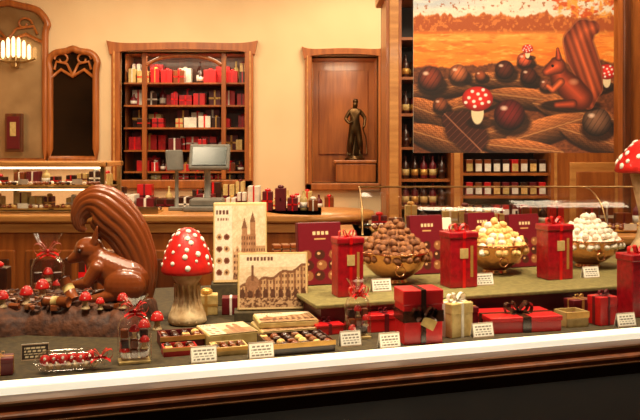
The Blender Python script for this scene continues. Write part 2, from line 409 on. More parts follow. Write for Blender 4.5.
b=B(); F=5.2; K=5.62; top=2.75
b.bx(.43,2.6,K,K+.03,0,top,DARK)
def pil(x0,x1,m=WOOD):
    b.bx(x0,x1,F,K,0,top,m); b.bx(x0-.01,x1+.01,F-.03,F+.02,0,.15,m,.006); b.bx(x0+.02,x1-.02,F-.012,F,.3,top-.15,WOODL if m is WOOD else m,.004)
pil(.43,.53); pil(.85,.93); pil(1.5,1.56)
b.bx(.36,2.65,F-.08,K+.03,2.56,2.62,WOOD,.01); b.bx(.39,2.65,F-.05,K+.03,2.5,2.56,WOODL,.01); b.bx(.38,2.65,F-.04,K+.03,2.62,2.8,WOOD,.01)
b.bx(1.56,2.6,F,F+.04,0,2.5,WOOD); b.bx(1.62,1.95,F-.015,F,.3,1.42,WOODL,.006); b.bx(1.66,1.91,F-.02,F-.01,.36,1.36,WOOD,.006)
for z in(.6,.9,1.13,1.31,1.52,1.74,1.98,2.24): b.bx(.53,.85,F+.05,K,z-.018,z,WOOD)
for z in(.9,1.05,1.2,1.35,1.6,1.85,2.1): b.bx(.93,1.5,F+.05,K,z-.018,z,WOOD)
for z in(.9,1.13,1.31,1.52,1.74,1.98):
    for i in range(5): bottle(b,.57+i*.06,F+.12,z,.15,.024,random.choice([DCHOC,MAR,DCHOC]),random.choice([GBOX,DCHOC,GOLD]))
    for i in range(5): bottle(b,.57+i*.06,F+.25,z,.16,.026,DCHOC,GOLD)
for z in(.9,1.05,1.2,1.35): 
    for i in range(9): 
        x=.96+i*.06; b.box((x+.025,F+.12,z+.045),(.045,.1,.085),random.choice([DCHOC,MAR,CHOC,RED]),.003); b.box((x+.025,F+.068,z+.035),(.04,.006,.05),random.choice([WHITE,GBOX,WHITE,TRUFY]))
for z in(1.6,1.85,2.1): goods(b,.95,1.48,F+.15,z,.1,.18,pal)
b.obj('wooden_shelf_unit')
b=B(); b.bx(1.72,2.2,4.5,4.62,0,3.0,WOOD); b.bx(1.70,1.74,4.47,4.5,0,3.0,WOODD,.005); b.bx(1.80,1.84,4.485,4.5,0,3.0,WOODD,.005); b.bx(1.9,2.15,4.48,4.5,.4,2.9,WOODL,.01); b.obj('wooden_pillar')

b=B()
b.bx(.22,2.6,3.75,4.25,0,1.06,WOOD); b.bx(.16,2.65,3.7,4.3,1.06,1.1,WOODL,.012)
b.lathe([(.25,0),(.25,1.06)],WOOD,(.22,4.0,0),32); b.lathe([(.29,0),(.3,.02),(.29,.04)],WOODL,(.22,4.0,1.06),32)
for i in range(9):
    a=math.pi*.6+ i*.22; b.tube([(.22+.252*math.cos(a),4.0+.252*math.sin(a),.1),(.22+.252*math.cos(a),4.0+.252*math.sin(a),1.0)],.012,WOODD,6)
b.obj('curved_sales_counter')
b=B()
arc=[(3.76+.34*(1-math.cos(t)),1.101+.21*math.sin(t)) for t in [k*math.pi/2/10 for k in range(11)]]
vs=[];fs=[]
for y,z in arc: vs+= [(.2,y,z),(2.5,y,z)]
for i in range(10): fs.append((2*i,2*i+1,2*i+3,2*i+2))
b.add(vs,fs,GLASS,True)
b.tube([(.2,y,z) for y,z in arc],.005,SILV,6); b.tube([(1.35,y,z) for y,z in arc],.004,SILV,6); b.tube([(.2,arc[-1][0],arc[-1][1]),(2.5,arc[-1][0],arc[-1][1])],.005,SILV,6)
b.bx(.2,2.5,4.1,4.2,1.1,1.31,GLASS)
for k in range(6):
    xx=.25+k*.36; choc_tray(b,xx,xx+.33,3.85,4.05,1.105,[CHOC,CHOC,TRUFY,MAR],9,4)
    b.box((xx+.16,3.84,1.13),(.06,.004,.03),WHITE)
    goods(b,xx,xx+.33,4.08,1.105,.05,.14,[RED,MAR,GBOX,CHOC],.05,.09,.05)
b.obj('curved_glass_showcase')

# ------------------------------------------------------------ window platform, sill
def local(b,name): return b.obj(name,(S0.x,S0.y,0),ROT)
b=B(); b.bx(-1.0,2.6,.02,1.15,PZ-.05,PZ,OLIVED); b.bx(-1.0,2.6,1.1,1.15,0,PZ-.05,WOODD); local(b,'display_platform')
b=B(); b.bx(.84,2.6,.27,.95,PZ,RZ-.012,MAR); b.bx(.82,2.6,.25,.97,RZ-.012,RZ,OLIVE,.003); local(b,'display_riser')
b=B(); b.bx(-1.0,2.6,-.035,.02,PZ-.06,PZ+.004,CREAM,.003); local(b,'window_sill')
b=B(); b.bx(-1.0,2.6,-.10,-.035,PZ-.06,PZ-.012,BRONZEFR,.008); b.bx(-1.0,2.6,-.13,-.10,PZ-.08,PZ-.03,WOODD,.006); b.bx(-1.0,2.6,-.14,-.13,PZ-.09,PZ-.045,BRONZEFR,.003); local(b,'trim_2')
b=B(); b.bx(-1.2,2.8,-.9,-.135,.80,PZ-.075,BLACK,.01); b.bx(-1.2,2.8,-.85,-.1,0,.8,BLACK); local(b,'wall_front')
b=B(); b.bx(-1.0,2.6,-.07,-.066,PZ,3.2,PANE); local(b,'window_1')

# ------------------------------------------------------------ display items
def toad(b,c,h,r,seg=24,nd=14,capf=.48,dm=1.0,rs=3,ex=.85):
    rnd=random.Random(rs); x,y,z=c; zc=h*(1-capf)
    b.lathe([(r*.62,0),(r*.74,h*.03),(r*.7,h*.1),(r*.5,h*.2),(r*.4,h*.32),(r*.42,h*.42),(r*.62,zc*.98),(r*.5,zc*1.02),(r*.34,zc*1.06),(r*.3,zc*1.3)],STALK,c,seg)
    ch=h-zc
    def rr_(a): return r*(math.cos(a)**ex)*(1-.10*math.sin(a*2))
    prof=[(r*.3,zc+ch*.12),(r*.8,zc+ch*.04),(r*.96,zc),(r,zc+ch*.06)]
    for i in range(1,13):
        a=i/12*math.pi/2; prof.append((max(.0005,rr_(a)),zc+ch*.06+ch*.94*math.sin(a)))
    b.lathe(prof,CAP,c,seg)
    b.lathe([(r*.35,zc+ch*.03),(r*.9,zc-.002*h)],STALK,c,seg)
    for i in range(nd):
        a=math.asin(.06+.90*(i+.5)/nd); th=i*2.39996+rnd.uniform(-.2,.2)
        rr=rr_(a); zz=zc+ch*.06+ch*.94*math.sin(a)
        s=r*rnd.uniform(.06,.13)*dm
        nrm=Vector((math.cos(th)*math.cos(a)*ch,math.sin(th)*math.cos(a)*ch,math.sin(a)*r)).normalized()
        R=nrm.to_track_quat('Z','Y').to_matrix()
        b.sph((x+rr*math.cos(th),y+rr*math.sin(th),z+zz),(s,s,s*.45),DOT,9,6,R=R)
def bow(b,c,s,m,w=None):
    c=Vector(c); w=w or s*.45
    for sg in(-1,1):
        pts=[c+Vector((sg*s*math.sin(math.pi*t)*.95,0,s*.38*math.sin(2*math.pi*t)+s*.25*math.sin(math.pi*t))) for t in [k/14 for k in range(15)]]
        b.strip(pts,(0,w,0),m)
        pts=[c+Vector((sg*s*.55*math.sin(math.pi*t),-.25*s*math.sin(math.pi*t),s*.5*math.sin(2*math.pi*t)*.6+s*.5*math.sin(math.pi*t))) for t in [k/12 for k in range(13)]]
        b.strip(pts,(0,w*.9,0),m)
        b.strip([c,c+Vector((sg*s*.4,-.3*s,-.02*s)),c+Vector((sg*s*.75,-.5*s,-.25*s))],(0,w*.6,w*.3),m)
    b.sph(c,(s*.16,w*.4,s*.16),m,8,6)
def tag(px,name='price_tag',loc=(0,0,0),w=.062,h=.04,dark=False,rz=ROT):
    b=B(); th=.25
    R=Matrix.Rotation(-th,4,'X')
    def fn(u,v):
        C=np.tile(np.array([44,30,22] if dark else [250,244,230],float),(len(u),1)); k=[220,200,160] if dark else [120,108,96]
        for r0,r1,seed in((.70,.78,1),(.52,.58,2),(.36,.42,3),(.18,.24,4)):
            m=(v>r0)&(v<r1)&(u>.12)&(u<.88)&(np.floor(u*22+px*7+seed*3)%4!=0)
            C[m]=k
        e=(u<.03)|(u>.97)|(v<.05)|(v>.95); C[e]=[170,140,110]
        return C
    b.T=R
    b.painted((0,-.0012,0),w,h,34,22,fn); b.box((0,0,h/2),(w,.002,h),WHITE)
    b.T=Matrix.Translation((0,2*h*math.sin(th)*.98,0))@Matrix.Rotation(th,4,'X'); b.box((0,0,h/2),(w,.002,h),WHITE)
    return b.obj(name,loc,rz)
def gift_tall(loc,w,h,rz=ROT,name='red_gift_box'):
    b=B(); d=w*.75
    b.box((0,0,h*.42),(w,d,h*.84),REDP,.004)
    b.box((0,0,h*.84),(w*1.06,d*1.08,h*.1),REDP,.004)
    b.box((0,0,h*.42),(w*.11,d*1.01,h*.85),REDR); b.box((0,0,h*.84),(w*.12,d*1.1,h*.102),REDR)
    b.box((w*.28,-d*.503,h*.42),(w*.1,.001,h*.5),GOLD)
    b.box((0,-d*.506,h*.55),(w*.3,.002,h*.16),GBOX,.0005)
    bow(b,(0,0,h*.9),w*.36,REDR)
    return b.obj(name,loc,rz)
def flat_standing(loc,w,h,m,rz=ROT,tilt=.12,kind=0,name='maroon_chocolate_box',t=.03):
    b=B(); b.T=Matrix.Rotation(-tilt,4,'X')
    b.box((0,t/2,h/2),(w,t,h),m,.004)
    if kind==0:
        def fn(u,v):
            C=np.tile(np.array([112,16,28],float),(len(u),1))
            m_=(v>.80)&(v<.86)&(u>.3)&(u<.7)&(np.floor(u*30)%3!=0); C[m_]=[230,200,150]
            m_=(v>.72)&(v<.75)&(u>.36)&(u<.64); C[m_]=[206,160,100]
            for i in range(9):
                cx=.2+.3*(i%3)+.03*math.sin(i*5); cy=.14+.17*(i//3)
                m_=((u-cx)/.12)**2+((v-cy)/.08)**2<1; C[m_]=[74,34,20] if i%2 else [150,92,52]
                C[((u-cx+.03)/.04)**2+((v-cy-.02)/.02)**2<1]=[214,160,110]
            return C
    else:
        fn=kind
    b.painted((0,-.0012,.004),w*.97,h*.97,90,90,fn)
    return b.obj(name,loc,rz)

def sepia(kind):
    def fn(u,v):
        C=np.tile(np.array([236,208,170],float),(len(u),1)); n=fbm(u*14,v*14,5); n3=fbm(u*40,v*40,15)
        C-= (n[:,None]*36)
        if kind==0:
            body=(u>.52)&(u<.80)&(v<.60); C[body]=[176,128,90]
            for cx,t_ in((.58,.82),(.74,.90)):
                C[(np.abs(u-cx)<.05)&(v<t_-.14)]=[160,112,76]
                C[(v>=t_-.14)&(v<t_)&(np.abs(u-cx)<(t_-v)*.4)]=[120,78,52]
            b2=(u>.36)&(u<.52)&(v<.42+.04*np.sin(u*60)); C[b2]=[190,146,104]
            b3=(u>.80)&(v<.46); C[b3]=[184,140,98]
            wnd=(v<.58)&(u>.38)&(np.floor(u*42)%2==0)&(np.floor(v*26)%2==0)&(body|b2|b3); C[wnd]=[104,64,42]
            C[(v<.1)&(u>.36)]=[150,106,74]
            C[(v<.1)&(u>.36)&(n3>.52)]=[92,58,40]
            m=(u<.34); C[m]=np.array([226,208,180])
            for k in range(4):
                for kk in range(2):
                    d=((u-.10-.14*kk)**2+((v-.12-.15*k)*1.45)**2)
                    C[d<.0034]=[190,150,104] if (k+kk)%2 else [120,66,44]
                    C[d<.0008]=[90,46,30]
            m=(v>.86)&(v<.92)&(u>.04)&(u<.30)&(np.floor(u*44)%3!=0); C[m]=[90,50,36]
            m=(v>.78)&(v<.81)&(u>.06)&(u<.28)&(np.floor(u*60)%3!=0); C[m]=[130,90,66]
            C-= ((n3-.5)*46)[:,None]
        else:
            C[(v>.75)]=[228,206,172]
            h=.40+.40*u+.03*np.sin(u*22)
            bld=(v<h)&(v>.2); C[bld]=[192,150,106]
            col=bld&(np.floor(u*30)%3==0); C[col]=[140,94,62]
            win=bld&(np.floor(v*18)%2==0)&(np.floor(u*44)%2==0); C[win]=[112,72,48]
            arch=bld&((((u*9)%1-.5)/.34)**2+((v-.26)/.1)**2<1); C[arch]=[90,54,36]
            rf=(v>=h-.05)&(v<h)&(v>.2); C[rf]=[122,80,54]
            dome=((u-.2)/.10)**2+((v-.46)/.14)**2<1; C[dome]=[150,104,72]
            tw=(np.abs(u-.2)<.015)&(v<.78)&(v>.5); C[tw]=[110,70,48]
            g=(v<=.2); C[g]=[186,144,102]; C[g&(n3>.54)]=[110,72,48]
            m=(v>.86)&(v<.93)&(u>.1)&(u<.5)&(np.floor(u*60)%3!=0); C[m]=[100,56,40]
            C-= ((n3-.5)*50)[:,None]
        e=(u<.02)|(u>.98)|(v<.025)|(v>.975); C[e]=[216,182,130]
        return C
    return fn

nx,ny=110,64
u,v=np.meshgrid(np.linspace(0,1,nx),np.linspace(0,1,ny)); u=u.ravel();v=v.ravel()
edge=np.minimum.reduce([u/.05,(1-u)/.06,v/.12,(1-v)/.12]); edge=np.clip(edge,0,1)
zz=.0005+(.055+.03*fbm(u*24,v*14,3))*(edge**.4)
b=B(); xx=-.31+u*.62+.012*(vnoise(v*9,u*3,8)-.5); yy=-.17+v*.36+.03*(vnoise(u*10,v*2,9)-.5)
fs=[(j*nx+i,j*nx+i+1,(j+1)*nx+i+1,(j+1)*nx+i) for j in range(ny-1) for i in range(nx-1)]
b.add(list(zip(xx.tolist(),yy.tolist(),zz.tolist())),fs,CHOCB,True)
for i in range(260):
    X=random.uniform(-.29,.28);Y=random.uniform(-.14,.15)
    b.box((X,Y,.074),(random.uniform(.008,.035),random.uniform(.006,.02),random.uniform(.006,.016)),random.choice([CHOC,CHOCB,CHOCB,DCHOC,TRUF]),.002,Matrix.Rotation(random.uniform(0,3),3,'Z')@Matrix.Rotation(random.uniform(-.5,.5),3,'X'))
b.obj('chocolate_bark_log',(-.83,2.40,PZ))

# squirrel
SQ=empty('chocolate_squirrel',(-.63,2.40,PZ+.068),0,.003)
b=B()
def cap(p,q,r0,r1,n=7,sy=1):
    p=Vector(p);q=Vector(q)
    for i in range(n):
        t=i/(n-1); r=r0+(r1-r0)*t; c=p.lerp(q,t); b.sph(c,(r,r*sy,r),CHOC,16,10)
cap((20,0,22),(-8,0,36),22,16,8,.85)
cap((-8,0,36),(-18,0,49),15,11,5,.85)
cap((-19,0,51),(-23,0,51),13,12.5,3,.85)
cap((-26,0,48),(-39,0,41),9,4.2,6,.85)
for sg in(-1,1):
    b.sph((18,sg*13,17),(21,10,17),CHOC,18,12)
    cap((6,sg*15,8),(-14,sg*15,4),6,4.2,6); b.sph((-17,sg*15,4),(6,5,3.6),CHOC)
    cap((-10,sg*12,34),(-19,sg*14,20),7.5,5.5,6); cap((-19,sg*14,20),(-35,sg*7,17),5.2,3.8,6)
    for k in(-2,0,2): cap((-35,sg*7,17),(-41,sg*5+k,16+k*.8),2.4,1.6,4)
    for t in range(7):
        b.sph((-14+t*.6,sg*(7+t*.35),59+t*2.3),(4.4-t*.5,2.6-t*.2,3.4),CHOC,12,8)
    b.sph((-27,sg*10.0,54),(3.4,2,2.6),CHOC)
body=b.obj('body',parent=SQ)
rm=body.modifiers.new('r','REMESH'); rm.mode='VOXEL'; rm.voxel_size=.8; rm.use_smooth_shade=True
sm=body.modifiers.new('s','SMOOTH'); sm.iterations=5; sm.factor=.5
b=B()
cl=[(34,2),(33,26),(27,48),(16,70),(2,86),(-10,96),(-22,96),(-30,86),(-30,75),(-24,70)]; hw=[9,15,19,22,24,21,15,10,6,2]
L=catmull([(c[0],c[1],w) for c,w in zip(cl,hw)],10); n=len(L); seg=96; vs=[];fs=[]
for i,(x,z,w) in enumerate(L):
    a=L[max(0,i-1)];c=L[min(n-1,i+1)]; t=Vector((c[0]-a[0],0,c[1]-a[1])).normalized(); nr=Vector((-t.z,0,t.x))
    w=max(w,1.0)
    for j in range(seg):
        q=2*math.pi*j/seg
        g=1-.13*(1-abs(math.sin(q*8+ .9*math.sin(i*.10))))**2*min(1,i/8)
        vs.append(Vector((x,0,z))+nr*(w*math.cos(q)*g)+Vector((0,1,0))*(w*.5*math.sin(q)*g))
for i in range(n-1):
    for j in range(seg): fs.append((i*seg+j,i*seg+(j+1)%seg,(i+1)*seg+(j+1)%seg,(i+1)*seg+j))
fs.append(tuple(range(seg)));fs.append(tuple(reversed(range((n-1)*seg,n*seg))))
b.add(vs,fs,CHOC,True); b.obj('tail',parent=SQ)
b=B()
for sg in(-1,1): b.sph((-27.5,sg*10.6,51),(2.2,1.4,2.2),DCHOC,12,8)
b.sph((-43,0,41.5),(2,2.4,1.8),DCHOC,10,6)
b.obj('eyes_and_nose',parent=SQ)
b=B()
def roll(p,q,r):
    b.tube([p,q],r,CHOC,14); P=Vector(p);Q=Vector(q); b.tube([P.lerp(Q,.35),P.lerp(Q,.6)],r*1.03,GBOX,14)
    b.tube([P.lerp(Q,-.02),P.lerp(Q,.04)],r*1.08,DCHOC,14)
roll((0,0,.075),(.035,-.02,.018),.016); roll((-.045,-.03,.016),(.03,-.05,.016),.015)
b.obj('chocolate_rolls',(-.74,2.31,PZ+.074))
k=0
for X,Y,Z,h in((-.905,2.28,1.05,.05),(-.855,2.33,1.05,.055),(-.84,2.42,1.05,.06),(-.97,2.36,1.05,.05),(-.62,2.255,1.05,.035),(-.66,2.25,1.052,.05),(-.56,2.27,1.05,.045),(-.49,2.23,.98,.05),(-.47,2.31,.98,.055)):
    b=B(); toad(b,(0,0,0),h,h*.36,16,9,rs=k,dm=.9); k+=1; b.obj('small_toadstool',(X,Y,Z+.0))

b=B(); toad(b,(0,0,0),.288,.078,40,46,.47,rs=5,ex=1.0,dm=.9)
for i in range(14):
    a=i*.449; b.tube([(.05*math.cos(a),.05*math.sin(a),.01),(.036*math.cos(a+.1),.036*math.sin(a+.1),.07),(.037*math.cos(a),.037*math.sin(a),.12)],[.008,.004,.003],STALK,6)
b.obj('large_toadstool',(-.398,2.40,PZ))
b=B(); toad(b,(0,0,0),.49,.15,40,50,.28,rs=9,ex=.95,dm=.8); b.obj('large_toadstool',(1.285,3.06,RZ))

def cello_bag(loc,w,h,rz=ROT,name='cellophane_bag_of_chocolates'):
    b=B(); d=w*.6
    def sq(r,z,n=24): return [(r*w/2*(abs(math.cos(t))**.5)*(1 if math.cos(t)>0 else -1),r*d/2*(abs(math.sin(t))**.5)*(1 if math.sin(t)>0 else -1),z) for t in [2*math.pi*i/n+.01 for i in range(n)]]
    rings=[sq(.98,.001),sq(1,.01),sq(1,h*.55),sq(.8,h*.66),sq(.22,h*.76),sq(.2,h*.78),sq(.6,h*.9),sq(.85,h)]
    vs=[p for r in rings for p in r]; fs=[(i*24+j,i*24+(j+1)%24,(i+1)*24+(j+1)%24,(i+1)*24+j) for i in range(len(rings)-1) for j in range(24)]
    b.add(vs,fs,CELLO,True)
    b.box((0,0,.004),(w*.92,d*.92,.006),GBOX,.001)
    for i in range(3):
        for j in range(3):
            c=((i-1)*w*.28,(random.random()-.5)*d*.3,.01+j*h*.15)
            if (i+j)%3==0: toad(b,(c[0],c[1]-d*.1,c[2]),h*.2,w*.16,12,6,rs=i+j)
            else: b.box((c[0],c[1],c[2]+h*.07),(w*.24,d*.4,h*.13),random.choice([DCHOC,CHOC,CHOC]),.003)
    bow(b,(0,-w*.1,h*.77),w*.42,REDR,w*.16)
    bow(b,(0,-w*.14,h*.72),w*.3,REDR,w*.14)
    return b.obj(name,loc,rz)
cello_bag((-.455,1.96,PZ),.082,.165)
cello_bag((.104,2.21,PZ),.072,.165)
cello_bag((-.905,2.66,PZ),.11,.24)

b=B(); 
pts=[(-.08+.16*t,0,.026) for t in [i/12 for i in range(13)]]
b.tube(pts,[.006,.02,.026,.027,.027,.027,.027,.027,.027,.026,.02,.008,.02],CELLO,16)
for i in range(6):
    b.sph((-.055+i*.02,-.006+(i%2)*.012,.03),(.012,.013,.013),CAP,10,7); b.sph((-.055+i*.02,-.018,.036),.0035,DOT,6,4); b.sph((-.05+i*.02,-.02,.026),.003,DOT,6,4); b.sph((-.045+i*.02,.0,.014),(.01,.012,.009),STALK,8,6)
bow(b,(.07,-.01,.03),.03,REDR); b.obj('cellophane_roll_of_toadstools',(-.59,1.885,PZ),.3)

def open_box(loc,w,d,h,nx,ny,rz=ROT,m=DCHOC,name='open_box_of_chocolates'):
    b=B(); b.bx(-w/2,w/2,-d/2,d/2,0,.004,m); t=.004
    for a in((-w/2,-w/2+t,-d/2,d/2),(w/2-t,w/2,-d/2,d/2),(-w/2,w/2,-d/2,-d/2+t),(-w/2,w/2,d/2-t,d/2)): b.bx(*a,0,h,m)
    b.bx(-w/2-.002,w/2+.002,-d/2-.002,-d/2,h*.6,h,GOLD)
    b.bx(-w/2+t,w/2-t,-d/2+t,d/2-t,.004,h*.55,DCHOC)
    for i in range(nx):
        for j in range(ny):
            x=-w/2+(i+.5)*w/nx; y=-d/2+(j+.5)*d/ny; r=min(w/nx,d/ny)*.4
            mm=random.choice([CHOC,DCHOC,CHOC,DCHOC,TRUF,TRUFY])
            if (i+j)%3==0: b.box((x,y,h*.55+r*.5),(r*1.7,r*1.7,r),mm,r*.2)
            else: b.sph((x,y,h*.55+r*.5),(r,r,r*.8),mm,12,8)
            b.box((x,y,h*.55+r*1.15),(r*.9,r*.15,r*.12),TRUFW if mm is not TRUFY else CHOC)
    return b.obj(name,loc,rz)
open_box((-.065,2.10,PZ),.175,.13,.030,6,4)
open_box((-.375,2.15,PZ),.115,.085,.03,4,3,m=MAR)
open_box((-.36,2.045,PZ),.085,.055,.022,3,2,m=RED)
open_box((-.235,2.055,PZ),.09,.07,.022,4,3,m=GBOX)
open_box((.745,2.375,PZ),.075,.065,.045,3,3,m=GBOX)

def flat_tin(loc,w,d,h,rz,kind=1,name='printed_chocolate_tin'):
    b=B(); b.box((0,0,h/2),(w,d,h),GBOX,.004)
    b.T=Matrix.Translation((0,-d/2,h+.0006))@Matrix.Rotation(-math.pi/2,4,'X')
    b.painted((0,0,0),w*.96,d,80,70,lambda u,v:sepia(kind)(u,v))
    return b.obj(name,loc,rz)
flat_tin((-.255,2.19,PZ),.14,.13,.032,ROT+.1,0)
flat_tin((-.09,2.285,PZ),.19,.14,.022,ROT)
flat_tin((-.10,2.295,PZ+.0235),.17,.12,.018,ROT-.08)
b=B(); b.box((0,0,.0365),(.2,.08,.073),OLIVED,.003); b.obj('display_plinth',(-.267,2.71,PZ),.1)
flat_standing((-.267,2.68,PZ+.0745),.18,.27,GBOX,.12,.1,sepia(0),'printed_chocolate_tin')
b=B(); b.box((0,0,.015),(.24,.08,.03),OLIVED,.003); b.obj('display_plinth',(-.143,2.46,PZ),.1)
flat_standing((-.143,2.44,PZ+.0315),.216,.175,GBOX,.1,.14,sepia(1),'printed_chocolate_tin',t=.025)
b=B(); b.box((0,0,.055),(.1,.09,.11),OLIVED,.003)
for i in range(4):
    for k in range(3): b.box((-.032+.032*k,0,.12+.018*i),(.029,.05,.015),random.choice([CHOC,TRUF]),.003)
b.obj('stack_of_nougat_bars',(-.125,2.88,PZ),.2)
b=B(); goods(b,-.09,.09,0,0,.12,.19,[MAR,RED,DCHOC,DCHOC],.05,.08,.06,.1); b.obj('row_of_small_gift_boxes',(-1.12,2.72,PZ),.1)
b=B(); goods(b,-.07,.07,0,0,.14,.2,[MAR,CHOC,DCHOC,DCHOC],.05,.07,.05,.1); b.obj('row_of_small_gift_boxes',(-.77,2.76,PZ),.1)
b=B(); goods(b,-.08,.08,0,0,.05,.09,[MAR,RED,GBOX,WHITE],.05,.08,.05,.1); b.obj('row_of_small_gift_boxes',(-.33,2.54,PZ),.1)

gift_tall((.083,2.42,RZ),.082,.2); gift_tall((.448,2.585,RZ),.098,.2); gift_tall((.805,2.745,RZ),.098,.21)
gift_tall((1.0,2.52,PZ),.10,.22)
flat_standing((.005,2.60,RZ),.15,.205,MAR); flat_standing((.385,2.83,RZ),.13,.21,MAR); flat_standing((.775,3.0,RZ),.13,.2,MAR)
flat_standing((.63,3.07,RZ),.12,.2,MAR)
def fluffy(u,v):
    C=np.tile(np.array([238,226,204],float),(len(u),1)); C[(np.abs(u-.5)<.3)&(v>.2)&(v<.5)]=[170,120,84]; C[(v>.7)&(v<.78)&(np.floor(u*20)%3!=0)]=[140,30,34]; return C
flat_standing((.465,2.95,RZ),.06,.19,WHITE,ROT,.1,fluffy,'white_chocolate_box',.03)

def bowl(loc,R,m,h=.105,heap=.085,tr=.0145,seed=1,m2=None):
    rnd=random.Random(seed); b=B()
    b.lathe([(R*.38,0),(R*.40,.004),(R*.34,.012),(R*.36,.016),(R*.55,.028),(R*.78,.052),(R*.93,h*.78),(R*.98,h*.95),(R*1.03,h),(R*1.0,h+.003),(R*.95,h*.93),(R*.88,h*.75),(R*.6,.04),(R*.1,.03)],COPPER,(0,0,0),48)
    for sg in(-1,1):
        pts=[(sg*(R*.98+.012*math.sin(t)),.0+.02*math.cos(t),h*.7-.012*math.sin(t)) for t in [k*math.pi/8 for k in range(9)]]
        b.tube(pts,.0035,COPPER,8)
    a0=-math.pi/2-.25; pc=Vector((R*.9*math.cos(a0),R*.9*math.sin(a0),h*.62))
    b.sph(pc,(.007,.007,.007),COPPER,10,6); b.tube([pc+Vector((.016*math.cos(t),-.006,-.012+.016*math.sin(t))) for t in [k*math.pi/8 for k in range(16)]],.0022,COPPER,6,closed=True)
    b.lathe([(R*.9,h*.78),(R*.80,h*.9),(R*.6,h*.9+heap*.42),(R*.3,h*.9+heap*.72),(.003,h*.9+heap*.82)],m,(0,0,0),24)
    z=h*.82; lay=0
    while z<h*.9+heap+.002:
        t=max(0,(z-h*.82)/(heap+h*.08))
        rr=R*.93*max(0,1-t**1.35)
        ring=rr
        while ring>-.001 and ring>rr-tr*3.0:
            n=max(1,int(2*math.pi*ring/(tr*1.9)))
            for k in range(n):
                a=2*math.pi*k/n+lay*.7+rnd.uniform(-.1,.1)
                s=tr*rnd.uniform(.85,1.15)
                Rr=Matrix.Rotation(rnd.uniform(0,3),3,'X')@Matrix.Rotation(rnd.uniform(0,3),3,'Z')
                random.seed(rnd.random())
                mm=m2 if (m2 and rnd.random()<.2) else m
                b.sph((ring*math.cos(a)+rnd.uniform(-.003,.003),ring*math.sin(a)+rnd.uniform(-.003,.003),z+rnd.uniform(-.004,.004)),(s,s*rnd.uniform(.75,1),s*rnd.uniform(.7,1)),mm,9,6,.14,Rr)
            ring-=tr*1.9
        z+=tr*1.15; lay+=1
    return b.obj('copper_bowl_of_truffles',loc,ROT)
bowl((.247,2.66,RZ),.118,TRUF,seed=1,heap=.112)
bowl((.625,2.87,RZ),.118,TRUFY,seed=2,heap=.10,m2=TRUFW)
bowl((1.01,3.02,RZ),.125,TRUFW,seed=3,heap=.105)

def gift_ribbon(loc,w,d,h,m,mr,rz,name,bs=.03,cross=True):
    b=B(); b.box((0,0,h*.45),(w,d,h*.9),m,.003); b.box((0,0,h*.84),(w*1.03,d*1.03,h*.32),m,.003)
    b.box((0,0,h*.5),(w*.12,d*1.045,h*1.012),mr)
    if cross: b.box((0,0,h*.5),(w*1.045,d*.12 if d>h*.8 else d*.2,h*1.012),mr)
    bow(b,(0,-d*.1,h+.006),bs,mr)
    return b.obj(name,loc,rz)
b=B(); b.box((0,0,.07),(.11,.08,.14),RED,.003); b.box((0,0,.125),(.114,.084,.04),RED,.003)
b.box((0,0,.075),(.111*1.03,.086,.03),BRR); b.box((0,0,.075),(.014,.0865,.143),BRR)
b.T=Matrix.Translation((0,-.048,.078)); bow(b,(0,0,0),.036,BRR,.02); b.T=Matrix.Identity(4)
b.box((0.012,-.05,.058),(.04,.001,.028),GBOX,0,Matrix.Rotation(.5,3,'Y')); b.obj('ribboned_gift_box',(.268,2.18,PZ),ROT-.1)
gift_ribbon((.378,2.25,PZ),.075,.07,.095,GBOX,WHITE,ROT+.2,'gold_gift_box',.03)
gift_ribbon((.575,2.345,PZ),.215,.14,.045,RED,BRR,ROT-.12,'ribboned_chocolate_box',.045)
gift_ribbon((.015,2.29,PZ),.08,.09,.03,RED,MAR,ROT,'flat_red_box',.015)
gift_ribbon((.18,2.32,PZ),.11,.07,.05,RED,MAR,ROT,'flat_red_box',.015)
gift_ribbon((.845,2.395,PZ),.065,.055,.085,RED,MAR,ROT+.1,'small_red_gift_box',.02)
gift_ribbon((.80,2.48,PZ),.07,.05,.06,MAR,GOLD,ROT,'small_maroon_box',.015)
gift_ribbon((.435,2.36,PZ),.05,.045,.06,MAR,GOLD,ROT,'small_maroon_box',.015)
gift_ribbon((-.745,1.86,PZ),.06,.05,.04,MAR,GOLD,ROT,'small_maroon_box',.012)

for i,(X,Y,Z,d) in enumerate(((-.283,1.955,PZ,0),(-.145,1.995,PZ,0),(.083,2.12,PZ,0),(.185,2.10,PZ,0),(.455,2.22,PZ,0),(.905,2.355,PZ,0),
  (.172,2.475,RZ,0),(.205,2.485,RZ,0),(.537,2.60,RZ,0),(.935,2.75,RZ,0),(-.705,1.98,PZ,1))):
    if i==6: continue
    tag(i,loc=(X-.012 if i==7 else X,Y,Z),dark=bool(d),w=.058 if i in(2,3) else .064)

